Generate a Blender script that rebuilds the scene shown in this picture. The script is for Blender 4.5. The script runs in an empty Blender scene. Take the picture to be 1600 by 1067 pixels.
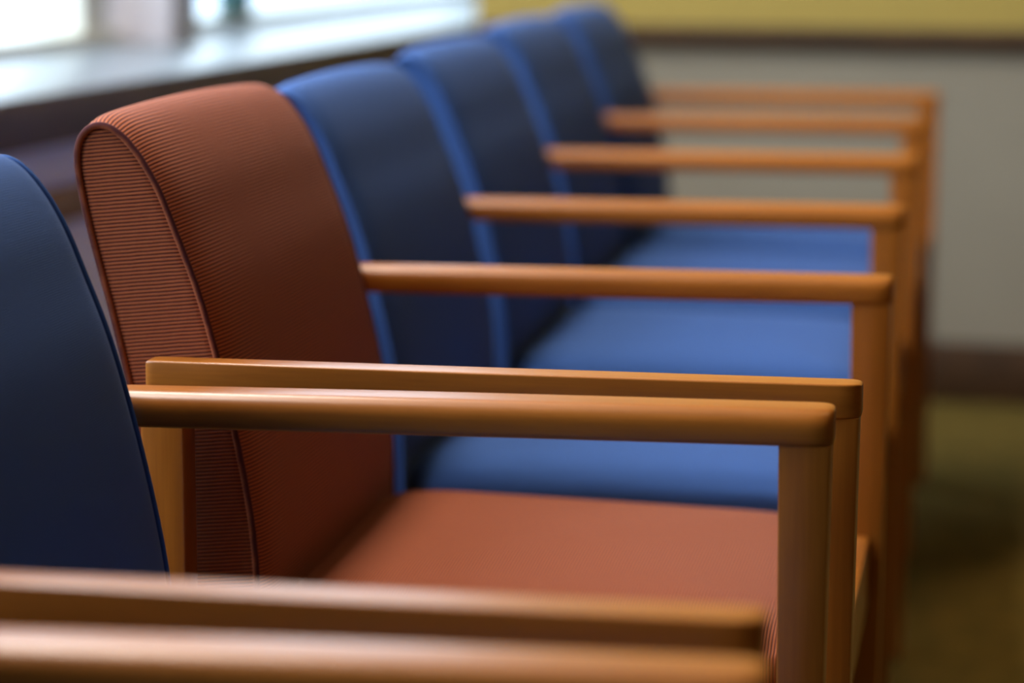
import bpy, bmesh, math, random
from mathutils import Vector, Matrix
S = bpy.context.scene
COL = S.collection
R = math.radians

# ------------------------------------------------------------------ camera
cd = bpy.data.cameras.new('camera')
cam = bpy.data.objects.new('camera', cd); COL.objects.link(cam)
cam.location = (0, 0, 1.003)
cam.rotation_euler = (R(90 - 9.184), 0, R(16.084))
cd.lens = 100; cd.sensor_width = 36; cd.clip_start = .05
cd.dof.use_dof = True; cd.dof.focus_distance = 2.0; cd.dof.aperture_fstop = 3.3
S.camera = cam
# ------------------------------------------------------------------ light
vs = S.view_settings
vs.view_transform = 'Standard'; vs.look = 'None'; vs.gamma = 1; vs.use_curve_mapping = False
vs.exposure = -0.22
wd = bpy.data.worlds.new('sky'); S.world = wd; wd.use_nodes = True
wn = wd.node_tree.nodes; wl = wd.node_tree.links
bg = wn['Background']; bg.inputs[1].default_value = 10
tc = wn.new('ShaderNodeTexCoord'); sx = wn.new('ShaderNodeSeparateXYZ'); rp = wn.new('ShaderNodeValToRGB')
wl.new(tc.outputs['Generated'], sx.inputs[0]); wl.new(sx.outputs[2], rp.inputs[0])
rp.color_ramp.elements[0].position = 0.15; rp.color_ramp.elements[0].color = (.32, .37, .42, 1)
rp.color_ramp.elements[1].position = 0.5; rp.color_ramp.elements[1].color = (.74, .88, 1.12, 1)
wl.new(rp.outputs[0], bg.inputs[0])

def area(name, loc, rot, sx_, sy_, power, col, portal=False):
    d = bpy.data.lights.new(name, 'AREA'); d.shape = 'RECTANGLE'; d.size = sx_; d.size_y = sy_
    d.energy = power; d.color = col
    o = bpy.data.objects.new(name, d); COL.objects.link(o); o.location = loc; o.rotation_euler = rot
    if portal: d.cycles.is_portal = True
    return o
# ceiling lamps of the room: a neutral row over the chairs; the warm light is an added fill
area('ceiling_and_fill_light', (-1.66, 1.7, 3.27), (0, 0, R(6)), .6, 1.2, 85, (1, .92, .84))
area('ceiling_and_fill_light', (.7, 2.2, 3.2), (0, 0, 0), 1.2, .6, 13, (1, .58, .28))
area('ceiling_and_fill_light', (-1.82, 3.3, 3.27), (0, 0, R(6)), .6, 1.2, 85, (1, .92, .84))

dl = bpy.data.lights.new('carpet_fill_spot', 'SPOT'); dl.energy = 190; dl.color = (1, .80, .55)  # added spot without a fixture, brightens the carpet beside the row
dl.spot_size = R(29); dl.spot_blend = .35; dl.shadow_soft_size = .06
do = bpy.data.objects.new('carpet_fill_spot', dl); COL.objects.link(do); do.location = (.22, 3.75, 3.28)

# ------------------------------------------------------------------ materials
def newmat(name):
    m = bpy.data.materials.new(name); m.use_nodes = True
    nt = m.node_tree; return m, nt, nt.nodes, nt.links, nt.nodes['Principled BSDF']

def plain(name, col, rough=.6, spec=.5, noise=0, nscale=30, bump=0, coat=0, col2=None):
    m, nt, n, l, b = newmat(name)
    b.inputs['Roughness'].default_value = rough
    b.inputs['Specular IOR Level'].default_value = spec
    b.inputs['Coat Weight'].default_value = coat
    b.inputs['Base Color'].default_value = (*col, 1)
    if noise or bump:
        t = n.new('ShaderNodeTexCoord'); x = n.new('ShaderNodeTexNoise')
        x.inputs['Scale'].default_value = nscale; x.inputs['Detail'].default_value = 5
        l.new(t.outputs['Object'], x.inputs['Vector'])
        mx = n.new('ShaderNodeMix'); mx.data_type = 'RGBA'
        rm = n.new('ShaderNodeMapRange'); rm.inputs['From Min'].default_value = .35; rm.inputs['From Max'].default_value = .65
        l.new(x.outputs['Fac'], rm.inputs['Value']); l.new(rm.outputs[0], mx.inputs['Factor'])
        c2 = col2 or tuple(c * (1 - noise) for c in col)
        mx.inputs['A'].default_value = (*col, 1); mx.inputs['B'].default_value = (*c2, 1)
        l.new(mx.outputs['Result'], b.inputs['Base Color'])
        if bump:
            bp = n.new('ShaderNodeBump'); bp.inputs['Strength'].default_value = bump; bp.inputs['Distance'].default_value = .004
            l.new(x.outputs['Fac'], bp.inputs['Height']); l.new(bp.outputs[0], b.inputs['Normal'])
    return m

def wood(name, axis, dark=(.28, .083, .008), light=(.38, .120, .013), rough=.33):
    """stained beech: long fine grain along the given axis, satin lacquer"""
    m, nt, n, l, b = newmat(name)
    t = n.new('ShaderNodeTexCoord'); mp = n.new('ShaderNodeMapping')
    sc = [38, 38, 38]; sc[axis] = 2.2
    mp.inputs['Scale'].default_value = sc
    oi = n.new('ShaderNodeObjectInfo'); ad = n.new('ShaderNodeVectorMath'); ad.operation = 'ADD'
    cb = n.new('ShaderNodeCombineXYZ')
    mu = n.new('ShaderNodeMath'); mu.operation = 'MULTIPLY'; mu.inputs[1].default_value = 7
    l.new(oi.outputs['Random'], mu.inputs[0])
    for i in range(3): l.new(mu.outputs[0], cb.inputs[i])
    l.new(t.outputs['Object'], ad.inputs[0]); l.new(cb.outputs[0], ad.inputs[1])
    l.new(ad.outputs[0], mp.inputs['Vector'])
    x = n.new('ShaderNodeTexNoise'); x.inputs['Scale'].default_value = 1; x.inputs['Detail'].default_value = 6; x.inputs['Roughness'].default_value = .65
    l.new(mp.outputs[0], x.inputs['Vector'])
    mp2 = n.new('ShaderNodeMapping'); s2 = [330, 330, 330]; s2[axis] = 14; mp2.inputs['Scale'].default_value = s2
    l.new(ad.outputs[0], mp2.inputs['Vector'])
    y = n.new('ShaderNodeTexNoise'); y.inputs['Scale'].default_value = 1; y.inputs['Detail'].default_value = 3
    l.new(mp2.outputs[0], y.inputs['Vector'])
    av = n.new('ShaderNodeMix'); av.data_type = 'FLOAT'; av.inputs['Factor'].default_value = .35
    l.new(x.outputs['Fac'], av.inputs['A']); l.new(y.outputs['Fac'], av.inputs['B'])
    rm = n.new('ShaderNodeMapRange'); rm.inputs['From Min'].default_value = .36; rm.inputs['From Max'].default_value = .62
    l.new(av.outputs['Result'], rm.inputs['Value'])
    mx = n.new('ShaderNodeMix'); mx.data_type = 'RGBA'
    mx.inputs['A'].default_value = (*dark, 1); mx.inputs['B'].default_value = (*light, 1)
    l.new(rm.outputs[0], mx.inputs['Factor'])
    l.new(mx.outputs['Result'], b.inputs['Base Color'])
    b.inputs['Roughness'].default_value = rough
    b.inputs['Specular IOR Level'].default_value = .4
    b.inputs['Coat Weight'].default_value = .1; b.inputs['Coat Roughness'].default_value = .18
    bp = n.new('ShaderNodeBump'); bp.inputs['Strength'].default_value = .06; bp.inputs['Distance'].default_value = .0006
    l.new(y.outputs['Fac'], bp.inputs['Height']); l.new(bp.outputs[0], b.inputs['Normal'])
    return m

def fabric(name, base, groove, fleck, period, depth, sheen, groove_w=.34, fleck_amt=.45, sheen_tint=(1, 1, 1)):
    """ribbed upholstery: UV v runs across the ribs, in metres"""
    m, nt, n, l, b = newmat(name)
    uv = n.new('ShaderNodeUVMap'); uv.uv_map = 'uv'
    sp = n.new('ShaderNodeSeparateXYZ'); l.new(uv.outputs[0], sp.inputs[0])
    # slight wander of the ribs
    wn_ = n.new('ShaderNodeTexNoise'); wn_.inputs['Scale'].default_value = 60
    l.new(uv.outputs[0], wn_.inputs['Vector'])
    w1 = n.new('ShaderNodeMath'); w1.operation = 'MULTIPLY'; w1.inputs[1].default_value = .0007
    l.new(wn_.outputs['Fac'], w1.inputs[0])
    a1 = n.new('ShaderNodeMath'); a1.operation = 'ADD'; l.new(sp.outputs[1], a1.inputs[0]); l.new(w1.outputs[0], a1.inputs[1])
    d1 = n.new('ShaderNodeMath'); d1.operation = 'DIVIDE'; d1.inputs[1].default_value = period
    l.new(a1.outputs[0], d1.inputs[0])
    pp = n.new('ShaderNodeMath'); pp.operation = 'PINGPONG'; pp.inputs[1].default_value = .5
    l.new(d1.outputs[0], pp.inputs[0])                      # 0 in the groove .. .5 on the rib
    rm = n.new('ShaderNodeMapRange'); rm.interpolation_type = 'SMOOTHSTEP'
    rm.inputs['From Min'].default_value = .02; rm.inputs['From Max'].default_value = groove_w
    l.new(pp.outputs[0], rm.inputs['Value'])
    # yarn flecks
    mp = n.new('ShaderNodeMapping'); mp.inputs['Scale'].default_value = (900, 1300, 1)
    l.new(uv.outputs[0], mp.inputs['Vector'])
    fz = n.new('ShaderNodeTexNoise'); fz.inputs['Scale'].default_value = 1; fz.inputs['Detail'].default_value = 1
    l.new(mp.outputs[0], fz.inputs['Vector'])
    fr = n.new('ShaderNodeMapRange'); fr.inputs['From Min'].default_value = .5; fr.inputs['From Max'].default_value = .75
    l.new(fz.outputs['Fac'], fr.inputs['Value'])
    fm = n.new('ShaderNodeMath'); fm.operation = 'MULTIPLY'; fm.inputs[1].default_value = fleck_amt
    l.new(fr.outputs[0], fm.inputs[0])
    m1 = n.new('ShaderNodeMix'); m1.data_type = 'RGBA'
    m1.inputs['A'].default_value = (*base, 1); m1.inputs['B'].default_value = (*fleck, 1); l.new(fm.outputs[0], m1.inputs['Factor'])
    m2 = n.new('ShaderNodeMix'); m2.data_type = 'RGBA'; m2.inputs['A'].default_value = (*groove, 1)
    l.new(rm.outputs[0], m2.inputs['Factor']); l.new(m1.outputs['Result'], m2.inputs['B'])
    l.new(m2.outputs['Result'], b.inputs['Base Color'])
    b.inputs['Roughness'].default_value = .85; b.inputs['Specular IOR Level'].default_value = .15
    b.inputs['Sheen Weight'].default_value = sheen; b.inputs['Sheen Roughness'].default_value = .45
    b.inputs['Sheen Tint'].default_value = (*sheen_tint, 1)
    hh = n.new('ShaderNodeMath'); hh.operation = 'MULTIPLY_ADD'; hh.inputs[1].default_value = .25
    l.new(fz.outputs['Fac'], hh.inputs[0]); l.new(rm.outputs[0], hh.inputs[2])
    bp = n.new('ShaderNodeBump'); bp.inputs['Strength'].default_value = .8; bp.inputs['Distance'].default_value = depth
    l.new(hh.outputs[0], bp.inputs['Height']); l.new(bp.outputs[0], b.inputs['Normal'])
    return m

WX = wood('beech_grain_x', 0); WY = wood('beech_grain_y', 1); WZ = wood('beech_grain_z', 2)
ORANGE = fabric('russet_ribbed_fabric', (.36, .088, .031), (.055, .010, .012), (.46, .19, .045), .0028, .0006, .10, sheen_tint=(1, .75, .7))
BLUE = fabric('blue_fabric', (.046, .118, .34), (.026, .062, .19), (.06, .13, .42), .0016, .0003, .06, .5, .3, (.7, .8, 1))
DARK = plain('black_plastic', (.012, .012, .012), .5)

# ------------------------------------------------------------------ mesh helpers
def link(name, me, parent=None, mat=None):
    o = bpy.data.objects.new(name, me); COL.objects.link(o)
    if parent: o.parent = parent
    if mat: me.materials.append(mat)
    return o

def from_bm(name, bm, mat, parent=None, smooth=True):
    bmesh.ops.recalc_face_normals(bm, faces=bm.faces)
    me = bpy.data.meshes.new(name); bm.to_mesh(me); bm.free()
    if smooth:
        for p in me.polygons: p.use_smooth = True
    return link(name, me, parent, mat)

def box(bm, x0, x1, y0, y1, z0, z1):
    r = bmesh.ops.create_cube(bm, size=1)
    for v in r['verts']:
        v.co = Vector((x0 + (v.co.x + .5) * (x1 - x0), y0 + (v.co.y + .5) * (y1 - y0), z0 + (v.co.z + .5) * (z1 - z0)))
    return r['verts']

def bevel(bm, w, seg=2):
    bmesh.ops.bevel(bm, geom=list(bm.edges), offset=w, segments=seg, profile=.5, affect='EDGES', clamp_overlap=True)

def flat_box(name, dims, mat, parent=None, bev=0, seg=2):
    bm = bmesh.new(); box(bm, *dims)
    if bev: bevel(bm, bev, seg)
    o = from_bm(name, bm, mat, parent, smooth=False)
    if bev: shade(o)
    return o

def shade(o, ang=35):
    me = o.data
    for p in me.polygons: p.use_smooth = True
    bm = bmesh.new(); bm.from_mesh(me)
    for e in bm.edges:
        if len(e.link_faces) == 2 and e.calc_face_angle(0) > R(ang): e.smooth = False
    bm.to_mesh(me); bm.free()

def struct(o):
    o['kind'] = 'structure'; return o

def catmull(pts, n):
    out = []
    P = [Vector(p) for p in pts]; P = [P[0] * 2 - P[1]] + P + [P[-1] * 2 - P[-2]]
    for i in range(1, len(P) - 2):
        for k in range(n):
            t = k / n
            a, b_, c, d = P[i - 1], P[i], P[i + 1], P[i + 2]
            out.append(.5 * ((2 * b_) + (c - a) * t + (2 * a - 5 * b_ + 4 * c - d) * t * t + (3 * b_ - a - 3 * c + d) * t ** 3))
    out.append(P[-2].copy())
    return out

def grid_mesh(name, rows, uvs, mat, parent, closed=False, smooth=True):
    """rows: list of equally long vertex rows"""
    nv = len(rows[0]); verts = [tuple(v) for r in rows for v in r]
    faces = []; fuv = []
    for i in range(len(rows) - 1):
        for j in range(nv - 1 + (1 if closed else 0)):
            k = (j + 1) % nv
            faces.append((i * nv + j, i * nv + k, (i + 1) * nv + k, (i + 1) * nv + j))
            fuv.append((uvs[i][j], uvs[i][j + 1] if j + 1 < len(uvs[i]) else uvs[i][k], uvs[i + 1][j + 1] if j + 1 < len(uvs[i]) else uvs[i + 1][k], uvs[i + 1][j]))
    me = bpy.data.meshes.new(name); me.from_pydata(verts, [], faces)
    ul = me.uv_layers.new(name='uv')
    for p, u in zip(me.polygons, fuv):
        for li, c in zip(p.loop_indices, u): ul.data[li].uv = c
        p.use_smooth = smooth
    o = link(name, me, parent, mat)
    bm = bmesh.new(); bm.from_mesh(me); bmesh.ops.recalc_face_normals(bm, faces=bm.faces); bm.to_mesh(me); bm.free()
    return o

def tube(name, pts, r, mat, parent, seg=8):
    rows = []; uvs = []; s = 0
    for i, p in enumerate(pts):
        t = (pts[min(i + 1, len(pts) - 1)] - pts[max(i - 1, 0)]).normalized()
        a = Vector((0, 1, 0)); b_ = t.cross(a).normalized()
        if i: s += (p - pts[i - 1]).length
        rows.append([p + r * (math.cos(q) * a + math.sin(q) * b_) for q in [2 * math.pi * k / seg for k in range(seg)]])
        uvs.append([(s, .0028 * .5 + k * .00035) for k in range(seg + 1)])
    return grid_mesh(name, rows, uvs, mat, parent, closed=True)

# ------------------------------------------------------------------ the chair
OX = .36          # chair origin: X measured on the arms + OX
# side outline of the back cushion, rear bottom -> crest -> front bottom (x, z)
PROF = [(-.598, .405), (-.606, .45), (-.618, .52), (-.634, .60), (-.651, .68), (-.667, .74), (-.6755, .78), (-.678, .80),
        (-.6765, .8145), (-.670, .8235), (-.661, .8275), (-.650, .8245), (-.639, .8155), (-.626, .798), (-.614, .775), (-.603, .745),
        (-.589, .710), (-.576, .663), (-.562, .605), (-.551, .544), (-.547, .503), (-.546, .45), (-.548, .405)]

def make_back(par, fab, hw, dz, yo=0):
    pr = [(x + OX, z + dz * max(0, min(1, (z - .5) / .25))) for x, z in PROF]
    c = catmull([Vector((x, 0, z)) for x, z in pr], 6)
    n = len(c)
    for _ in range(14):                                     # take the spline's ripples out
        c = [c[0]] + [(c[i - 1] + 2 * c[i] + c[i + 1]) / 4 for i in range(1, n - 1)] + [c[-1]]
    arc = [0]
    for i in range(1, n): arc.append(arc[-1] + (c[i] - c[i - 1]).length)
    nor = []
    for i in range(n):
        t = (c[min(i + 1, n - 1)] - c[max(i - 1, 0)]).normalized()
        nor.append(Vector((-t.z, 0, t.x)))
    def tilt(y, z): return -.015 * (y + hw) * max(0, z - .5) / .3
    cen = Vector((-.61 + OX, 0, .6))
    if nor[n // 2].dot(c[n // 2] - cen) < 0: nor = [-v for v in nor]
    M = 40; rows = []; uvs = []
    for i in range(n):
        row = []; uu = []
        for j in range(M + 1):
            s = -1 + 2 * j / M
            s = math.copysign(abs(s) ** .8, s)               # denser toward the edges
            y = s * (hw - .004)
            d = (1 - abs(s)) * hw                            # distance from the edge
            b_ = .0080 * (1 - math.exp(-d / .012)) + .0045 * (1 - s * s)
            # puff is less at the bottom, where the seat holds it
            f = 1 if c[i].z > .5 else max(.3, (c[i].z - .40) / .1)
            row.append(c[i] + nor[i] * (b_ * f - .001) + Vector((0, y + yo, tilt(y, c[i].z))))
            uu.append((y, arc[i]))
        rows.append(row); uvs.append(uu)
    o = grid_mesh('backrest', rows, uvs, fab, par)
    # side panels: slightly sunk inside the piping
    for sgn in (-1, 1):
        bm = bmesh.new(); ul = bm.loops.layers.uv.new('uv')
        step = 2; idx = list(range(0, n, step))
        vs_ = [bm.verts.new(c[i] - nor[i] * .0005 + Vector((0, yo + sgn * (hw - .002), tilt(sgn * hw, c[i].z)))) for i in idx]
        vi = [bm.verts.new(c[i] - nor[i] * .006 + Vector((0, yo + sgn * (hw - .0005), tilt(sgn * hw, c[i].z)))) for i in idx]
        m = len(idx)
        for k in range(m):
            q = (k + 1) % m
            bm.faces.new((vs_[k], vs_[q], vi[q], vi[k]))
        bm.faces.new(vi)
        bmesh.ops.recalc_face_normals(bm, faces=bm.faces)
        for f_ in bm.faces:
            for lp in f_.loops:
                co = lp.vert.co
                lp[ul].uv = (co.x, co.z - .10 * co.x)
        me = bpy.data.meshes.new('side_panel'); bm.to_mesh(me); bm.free()
        link('side_panel', me, o, fab)
        pts = [c[i] + nor[i] * .0002 + Vector((0, yo + sgn * (hw - .0005), tilt(sgn * hw, c[i].z))) for i in range(n)]
        tube('piping', pts, .0026, fab, o)
    return o

def make_seat(par, fab, hw, yo=0):
    x0, x1 = -.556 + OX, -.1345 + OX
    cxm, hx = (x0 + x1) / 2, (x1 - x0) / 2
    NA = 96; rows = []; uvs = []
    # (inset from outline, z)
    sec = [(.012, .402), (.003, .405), (0, .412), (0, .425), (.000, .437), (.002, .445), (.007, .451), (.014, .4565), (.024, .4615),
           (.038, .4655), (.06, .469), (.10, .473), (.15, .4765), (.20, .478), (hw - .0005, .4785)]
    for ins, z in sec:
        row = []; uu = []
        rc = max(.035 - ins * .3, .004)
        ax, ay = hx - ins * (hx / hw if ins > .06 else 1), hw - ins
        ax = max(ax, .0006); ay = max(ay, .0006); rc = min(rc, ax * .9, ay * .9)
        for k in range(NA):
            t = 2 * math.pi * k / NA
            ct, st = math.cos(t), math.sin(t)
            e = .16 if ins < .1 else .16 + (ins - .1) * 4
            px = ax * math.copysign(abs(ct) ** min(e, 1), ct); py = ay * math.copysign(abs(st) ** min(e, 1), st)
            zz = z + (.006 * (-(px / hx)) if z > .45 else 0)   # a little higher at the rear
            row.append(Vector((cxm + px, py, zz)))
            uu.append((py, cxm + px))
        uu.append(uu[0]); rows.append(row); uvs.append([(u[0], u[1] * 1.15) for u in uu])
    rows = [[v + Vector((0, yo, 0)) for v in r] for r in rows]
    o = grid_mesh('seat', rows, uvs, fab, par, closed=True)
    return o

def make_arm(par, yc, out, both_round=False):
    """armrest along x; out = +1/-1: side of the outer, crisp edge"""
    X0, X1 = -.618 + OX, -.100 + OX
    zt, zb = .660, .6355
    N = 34; rows = []
    hw = .0185
    def section(x, k):
        # k: 1 = full; end caps shrink
        tr = max(0, min(1, (x - X0) / .30))
        taper = .006 * (1 - tr) ** 1.6 if not both_round else .004 * (1 - tr)
        yo = hw - taper; yi = hw
        ri, ro = .0125, (.0018 if not both_round else .0125)
        pts = []
        def arc(cy_, cz_, r, a0, a1, n_=7):
            for q in range(n_):
                a = a0 + (a1 - a0) * q / (n_ - 1)
                pts.append((cy_ + r * math.cos(a), cz_ + r * math.sin(a)))
        # y measured positive toward the outer side
        arc(yo - ro, zt - ro, ro, 0, math.pi / 2)
        arc(-yi + ri, zt - ri, ri, math.pi / 2, math.pi)
        arc(-yi + .004, zb + .004, .004, math.pi, 1.5 * math.pi, 4)
        arc(yo - .0018, zb + .0018, .0018, 1.5 * math.pi, 2 * math.pi, 4)
        cy_, cz_ = 0, (zt + zb) / 2
        yb_ = 0 if both_round else -.010 * (1 - (x - X0) / (X1 - X0)) ** 1.3
        return [Vector((x, yc + out * (yb_ + cy_ + (p[0] - cy_) * k[0]), cz_ + (p[1] - cz_) * k[1])) for p in pts]
    xs = [(X0, (.80, .86)), (X0 + .0008, (.87, .92)), (X0 + .0022, (.94, .965)), (X0 + .0045, (.985, .99)), (X0 + .008, (1, 1))]
    for i in range(1, N): xs.append((X0 + .008 + (X1 - X0 - .024) * i / N, (1, 1)))
    for d, ky, kz in [(.016, 1, 1), (.011, .97, 1), (.007, .91, 1), (.004, .83, .985), (.0018, .73, .95), (.0006, .64, .90), (0, .56, .85)]:
        xs.append((X1 - d, (ky, kz)))
    rows = [section(x, k) for x, k in xs]
    uv = [[(0, 0)] * (len(rows[0]) + 1) for _ in rows]
    o = grid_mesh('armrest', rows, uv, WX, par, closed=True)
    me = o.data; bm = bmesh.new(); bm.from_mesh(me); bm.verts.ensure_lookup_table()
    n = len(rows[0])
    bm.faces.new([bm.verts[i] for i in range(n)]); bm.faces.new([bm.verts[len(bm.verts) - n + i] for i in range(n)])
    bmesh.ops.recalc_face_normals(bm, faces=bm.faces); bm.to_mesh(me); bm.free()
    shade(o, 40)
    return o

def make_leg(par, name, x0, x1, y0, y1, top, foot_dx=(0, 0), zk=None):
    """square post, arm to floor; foot_dx shifts the two x faces at the floor"""
    bm = bmesh.new()
    lv = [(.006, foot_dx)] + ([(zk, (0, 0))] if zk else []) + [(top, (0, 0))]
    prev = None
    for z, (a, b_) in lv:
        ring = [bm.verts.new((x0 + a, y0, z)), bm.verts.new((x1 + b_, y0, z)), bm.verts.new((x1 + b_, y1, z)), bm.verts.new((x0 + a, y1, z))]
        if prev is None: bm.faces.new(ring[::-1])
        else:
            for k in range(4): bm.faces.new((prev[k], prev[(k + 1) % 4], ring[(k + 1) % 4], ring[k]))
        prev = ring
    bm.faces.new(prev)
    bmesh.ops.recalc_face_normals(bm, faces=bm.faces)
    ed = [e for e in bm.edges if abs(e.verts[0].co.z - e.verts[1].co.z) > .01]
    bmesh.ops.bevel(bm, geom=ed, offset=.0022, segments=2, profile=.5, affect='EDGES')
    o = from_bm(name, bm, WZ, par); shade(o, 25)
    g = bmesh.new(); r = bmesh.ops.create_cone(g, cap_ends=True, segments=16, radius1=.011, radius2=.011, depth=.006)
    cx_, cy_ = (x0 + x1) / 2 + (foot_dx[0] + foot_dx[1]) / 2, (y0 + y1) / 2
    bmesh.ops.translate(g, verts=g.verts, vec=(cx_, cy_, .003))
    from_bm('foot_glide', g, DARK, o)
    return o

def make_chair(fab, near_c, far_c, near_arm=True, shared_far=False, back_dz=0, label='', group=None, seat_shift=0):
    """near_c/far_c: y of the arm centre lines relative to the chair's own middle"""
    t = bpy.data.objects.new('armchair', None); COL.objects.link(t)
    t['label'] = label; t['category'] = 'chair'
    if group: t['group'] = group
    hwb = .2385; bs = 0 if near_arm else far_c - .0205 - hwb
    b_ = make_back(t, fab, hwb, back_dz, bs)
    s_ = make_seat(t, fab, hwb - .010, bs * .7)
    ph = .0165
    ys = []
    if near_arm: ys.append((near_c, -1, False))
    ys.append((far_c, 1, shared_far))
    for yc, out, br in ys:
        a_ = make_arm(t, yc, out, br)
        make_leg(t, 'front_leg', -.136 + OX, -.1015 + OX, yc - ph, yc + ph, .636, (.004, -.008))
        sh = 0 if br else -.0095 * out
        make_leg(t, 'rear_leg', -.621 + OX, -.589 + OX, yc - ph + sh, yc + ph + sh, .636, (-.030, -.034), .40)
    ya = near_c + (ph if near_arm else ph + .0005); yb = far_c - ph
    flat_box('seat_rail', (-.130 + OX, -.116 + OX, ya, yb, .365, .428), WY, t, .003)
    flat_box('seat_rail', (-.618 + OX, -.592 + OX, ya, yb, .352, .4), WY, t, .003)
    for yc, out, br in ys:
        flat_box('seat_rail', (-.5895 + OX, -.138 + OX, yc - .012, yc + .012, .355, .4), WX, t, .003)
    flat_box('seat_board', (-.591 + OX, -.135 + OX, ya + .0005, yb - .0005, .388, .4015), WY, t)
    return t

PHI = R(16.084 - 9.793)
CP, SP = math.cos(PHI), math.sin(PHI)
def row(X, Y): return (X * CP - Y * SP, X * SP + Y * CP)      # row frame -> room

def place(t, Yc, dX=0):
    x, y = row(-OX + dX, Yc); t.location = (x, y, 0); t.rotation_euler = (0, 0, PHI)

h = .273
chairs = [
    (dict(fab=BLUE, near_c=-h, far_c=h, label='nearest armchair, of which only one blurred wooden armrest shows along the bottom edge'), .9450, .004),
    (dict(fab=BLUE, near_c=-h + .006, far_c=h, label='blue armchair at the left edge, on the camera side of the russet armchair'), 1.5860, -.004),
    (dict(fab=ORANGE, near_c=-h, far_c=h - .002, shared_far=True, label='russet ribbed fabric armchair with wooden arms, the only reddish one in the row'), 2.2360, .009),
    (dict(fab=BLUE, near_c=-.278, far_c=.278, near_arm=False, shared_far=True, back_dz=-.018, label='blue armchair directly beyond the russet armchair'), 2.7850, 0),
    (dict(fab=BLUE, near_c=-.290, far_c=.290, near_arm=False, shared_far=True, back_dz=-.020, label='blurred blue armchair, second beyond the russet armchair'), 3.353, -.003),
    (dict(fab=BLUE, near_c=-.290, far_c=.290, near_arm=False, shared_far=True, back_dz=-.020, label='blurred blue armchair, last but one at the far end of the row'), 3.933, -.010),
    (dict(fab=BLUE, near_c=-.260, far_c=.260, near_arm=False, shared_far=False, back_dz=-.024, label='farthest blue armchair, at the end of the row before the back wall'), 4.483, -.003),
]
for kw, Yc, dX in chairs:
    t = make_chair(group='wooden armchairs in the row along the window', **kw)
    place(t, Yc, dX)

# ------------------------------------------------------------------ the room
CARPET = plain('olive_carpet', (.12, .078, .017), .95, .03, nscale=22, bump=.5, col2=(.085, .06, .014))
WALL_UP = plain('ochre_wall_paint', (.37, .26, .058), .6, .25, nscale=9, noise=.04)
WALL_LO = plain('greige_wall_paint', (.255, .220, .160), .6, .25, nscale=9, noise=.04)
WHITE = plain('off_white_paint', (.68, .64, .68), .5)
CREAM = plain('cream_window_paint', (.66, .66, .58), .4)
TRIM = plain('dark_brown_wood_trim', (.055, .024, .007), .6, .2, nscale=12, noise=.3)
TRIML = wood('wall_trim_wood', 1, (.16, .06, .02), (.3, .12, .04), .4)
CEIL = plain('ceiling_tile', (.2, .17, .13), .9)
GROUND = plain('pale_concrete', (.36, .39, .41), .9, nscale=.6, noise=.25)

def granite():
    m, nt, n, l, b = newmat('speckled_brown_stone')
    t = n.new('ShaderNodeTexCoord')
    v = n.new('ShaderNodeTexVoronoi'); v.inputs['Scale'].default_value = 160
    l.new(t.outputs['Object'], v.inputs['Vector'])
    x = n.new('ShaderNodeTexNoise'); x.inputs['Scale'].default_value = 14; l.new(t.outputs['Object'], x.inputs['Vector'])
    mx = n.new('ShaderNodeMix'); mx.data_type = 'RGBA'
    mx.inputs['A'].default_value = (.06, .04, .033, 1); mx.inputs['B'].default_value = (.24, .16, .125, 1)
    hs = n.new('ShaderNodeSeparateColor'); l.new(v.outputs['Color'], hs.inputs[0]); 
    mm = n.new('ShaderNodeMath'); mm.operation = 'MULTIPLY'; l.new(hs.outputs[0], mm.inputs[0]); l.new(x.outputs['Fac'], mm.inputs[1])
    l.new(mm.outputs[0], mx.inputs['Factor']); l.new(mx.outputs['Result'], b.inputs['Base Color'])
    b.inputs['Roughness'].default_value = .5; b.inputs['Coat Weight'].default_value = .0; b.inputs['Coat Roughness'].default_value = .15
    return m
STONE = granite()

def glass():
    m, nt, n, l, b = newmat('window_glass')
    n.remove(b); o = n['Material Output']
    tr = n.new('ShaderNodeBsdfTransparent'); tr.inputs[0].default_value = (.95, .98, .97, 1)
    gl = n.new('ShaderNodeBsdfGlossy'); gl.inputs['Roughness'].default_value = .02
    lw = n.new('ShaderNodeLayerWeight'); lw.inputs['Blend'].default_value = .5
    fz = n.new('ShaderNodeMath'); fz.operation = 'POWER'; fz.inputs[1].default_value = 5; l.new(lw.outputs['Facing'], fz.inputs[0])
    fy = n.new('ShaderNodeMath'); fy.operation = 'MULTIPLY_ADD'; fy.inputs[1].default_value = .6; fy.inputs[2].default_value = .03; l.new(fz.outputs[0], fy.inputs[0])
    mx = n.new('ShaderNodeMixShader'); l.new(fy.outputs[0], mx.inputs[0]); l.new(tr.outputs[0], mx.inputs[1]); l.new(gl.outputs[0], mx.inputs[2])
    l.new(mx.outputs[0], o.inputs[0]); return m
GLASS = glass()

struct(flat_box('floor', (-2.3, 5.0, -3.5, 8.4, -.12, 0), CARPET))
struct(flat_box('ceiling', (-2.3, 5.0, -3.5, 8.4, 3.3, 3.4), CEIL))
WALL_DK = plain('brown_wall_panelling', (.075, .04, .018), .6, nscale=6, noise=.2)
struct(flat_box('wall_right', (5.0, 5.1, -3.5, 8.4, -.12, 3.4), WALL_DK))
struct(flat_box('wall_rear', (-2.3, 5.0, -3.6, -3.5, -.12, 3.4), WALL_DK))
struct(flat_box('wall_far', (-2.3, 5.0, 8.4, 8.5, -.12, 3.4), WHITE))
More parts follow.
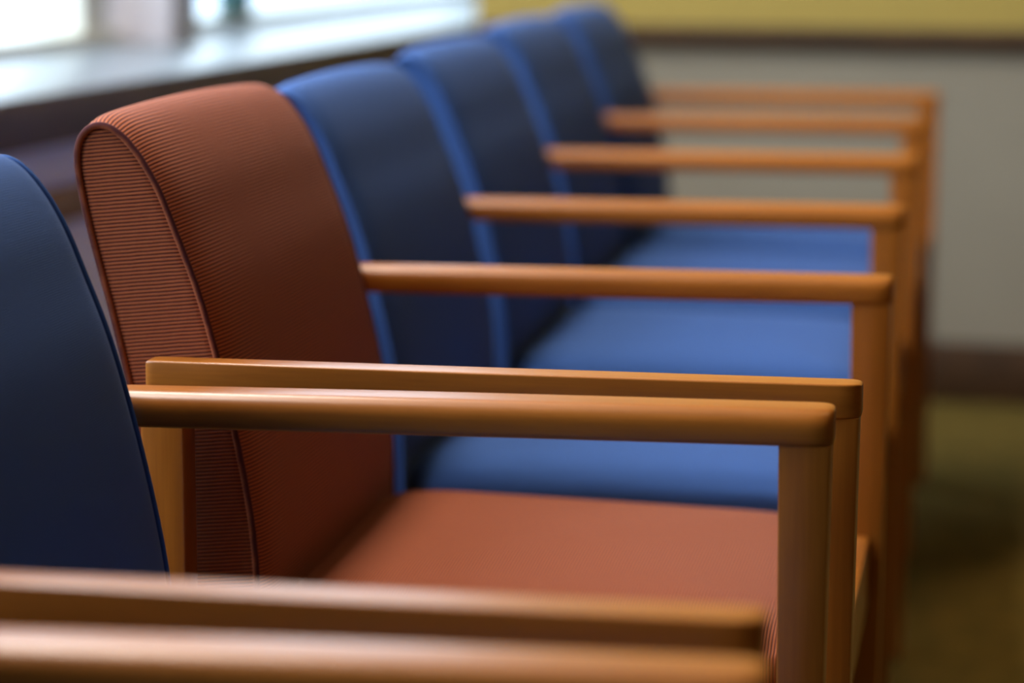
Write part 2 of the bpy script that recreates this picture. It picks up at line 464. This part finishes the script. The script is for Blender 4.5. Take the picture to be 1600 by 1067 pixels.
# partition wall behind the row: ochre above the chair rail, greige below
WL = -1.66
w = struct(flat_box('wall_back', (WL, 5.0, 5.5, 5.62, 0, .703), WALL_LO))
w = struct(flat_box('wall_back_upper', (WL, 5.0, 5.5, 5.62, .703, 3.3), WALL_UP))
w.name = 'wall_back.001'
struct(flat_box('trim_1', (WL, 5.0, 5.474, 5.5, .684, .724), TRIM, bev=.006))
struct(flat_box('baseboard_back', (WL, 5.0, 5.483, 5.5, 0, .118), TRIM, bev=.004))
# window wall
struct(flat_box('wall_left', (-2.25, -1.70, -3.5, 8.4, 0, .647), plain('white_wall_paint', (.9, .86, .84), .5)))
struct(flat_box('wall_left_upper', (-2.25, -2.05, -3.5, 8.4, 3.05, 3.3), WHITE)).name = 'wall_left.001'
struct(flat_box('trim_2', (-1.70, -1.682, -3.5, 5.5, .535, .584), TRIML, bev=.003))
struct(flat_box('baseboard_left', (-1.70, -1.686, -3.5, 5.5, 0, .118), TRIM, bev=.004))
sill = flat_box('window_sill', (-2.25, -1.67, -3.45, 8.38, .647, .72), STONE, bev=.004)
sill['kind'] = 'structure'; sill.name = 'trim_3'
sill.data.materials.append(plain('pale_sill_laminate', (.17, .195, .215), .3, .5, nscale=40, noise=.08))
for p in sill.data.polygons:
    if p.normal.z > .8: p.material_index = 1
PIERS = [(-2.25, -1.98, 4.69, 4.82)]
struct(flat_box('trim_4', (-2.25, -1.98, 4.69, 4.82, .72, 3.05), WHITE, bev=.003))
struct(flat_box('trim_5', (-2.25, -1.98, -.65, -.5, .72, 3.05), WHITE, bev=.003))
struct(flat_box('wall_left_pier', (-2.25, -2.05, -3.5, -.65, .72, 3.05), WHITE)).name = 'wall_left.002'

def window(idx, y0, y1, mull):
    t = bpy.data.objects.new('window_%d' % idx, None); COL.objects.link(t); t['kind'] = 'structure'
    t.location = (-2.13, (y0 + y1) / 2, .72); oy = (y0 + y1) / 2
    L = lambda n_, d, m_, b=0: flat_box(n_, (d[0] + 2.13, d[1] + 2.13, d[2] - oy, d[3] - oy, d[4] - .72, d[5] - .72), m_, t, b)
    fr = bmesh.new()
    def fb(x0, x1, a, b_, z0, z1): box(fr, x0 + 2.13, x1 + 2.13, a - oy, b_ - oy, z0 - .72, z1 - .72)
    fb(-2.17, -2.075, y0, y1, .72, .743); fb(-2.17, -2.075, y0, y1, 3.00, 3.05)
    fb(-2.17, -2.085, y1 - .145, y1 - .04, .743, 3.00); fb(-2.17, -2.085, y0, y0 + .06, .743, 3.00)
    for m_ in mull: fb(-2.16, -2.09, m_ - .025, m_ + .025, .743, 3.00)
    from_bm('window_frame', fr, CREAM, t, smooth=False)
    L('window_pane', (-2.135, -2.131, y0 + .01, y1 - .05, .73, 3.04), GLASS)
    return t, oy
w1, oy1 = window(1, -.5, 4.69, [1.2, 2.9])
w2, oy2 = window(2, 4.82, 8.38, [7.0])
hb = bmesh.new()
box(hb, -2.10 + 2.13, -2.05 + 2.13, 5.20 - oy2, 5.27 - oy2, .026, .075)
for v in box(hb, -2.085 + 2.13, -2.05 + 2.13, 5.205 - oy2, 5.265 - oy2, .07, .21):
    if v.co.z > .1: v.co.y += .09
bevel(hb, .003)
TEAL = plain('dark_green_metal', (.02, .09, .085), .4)
from_bm('window_handle', hb, TEAL, w2)

struct(flat_box('ground', (-40, -2.35, -30, 60, -.4, -.3), GROUND))
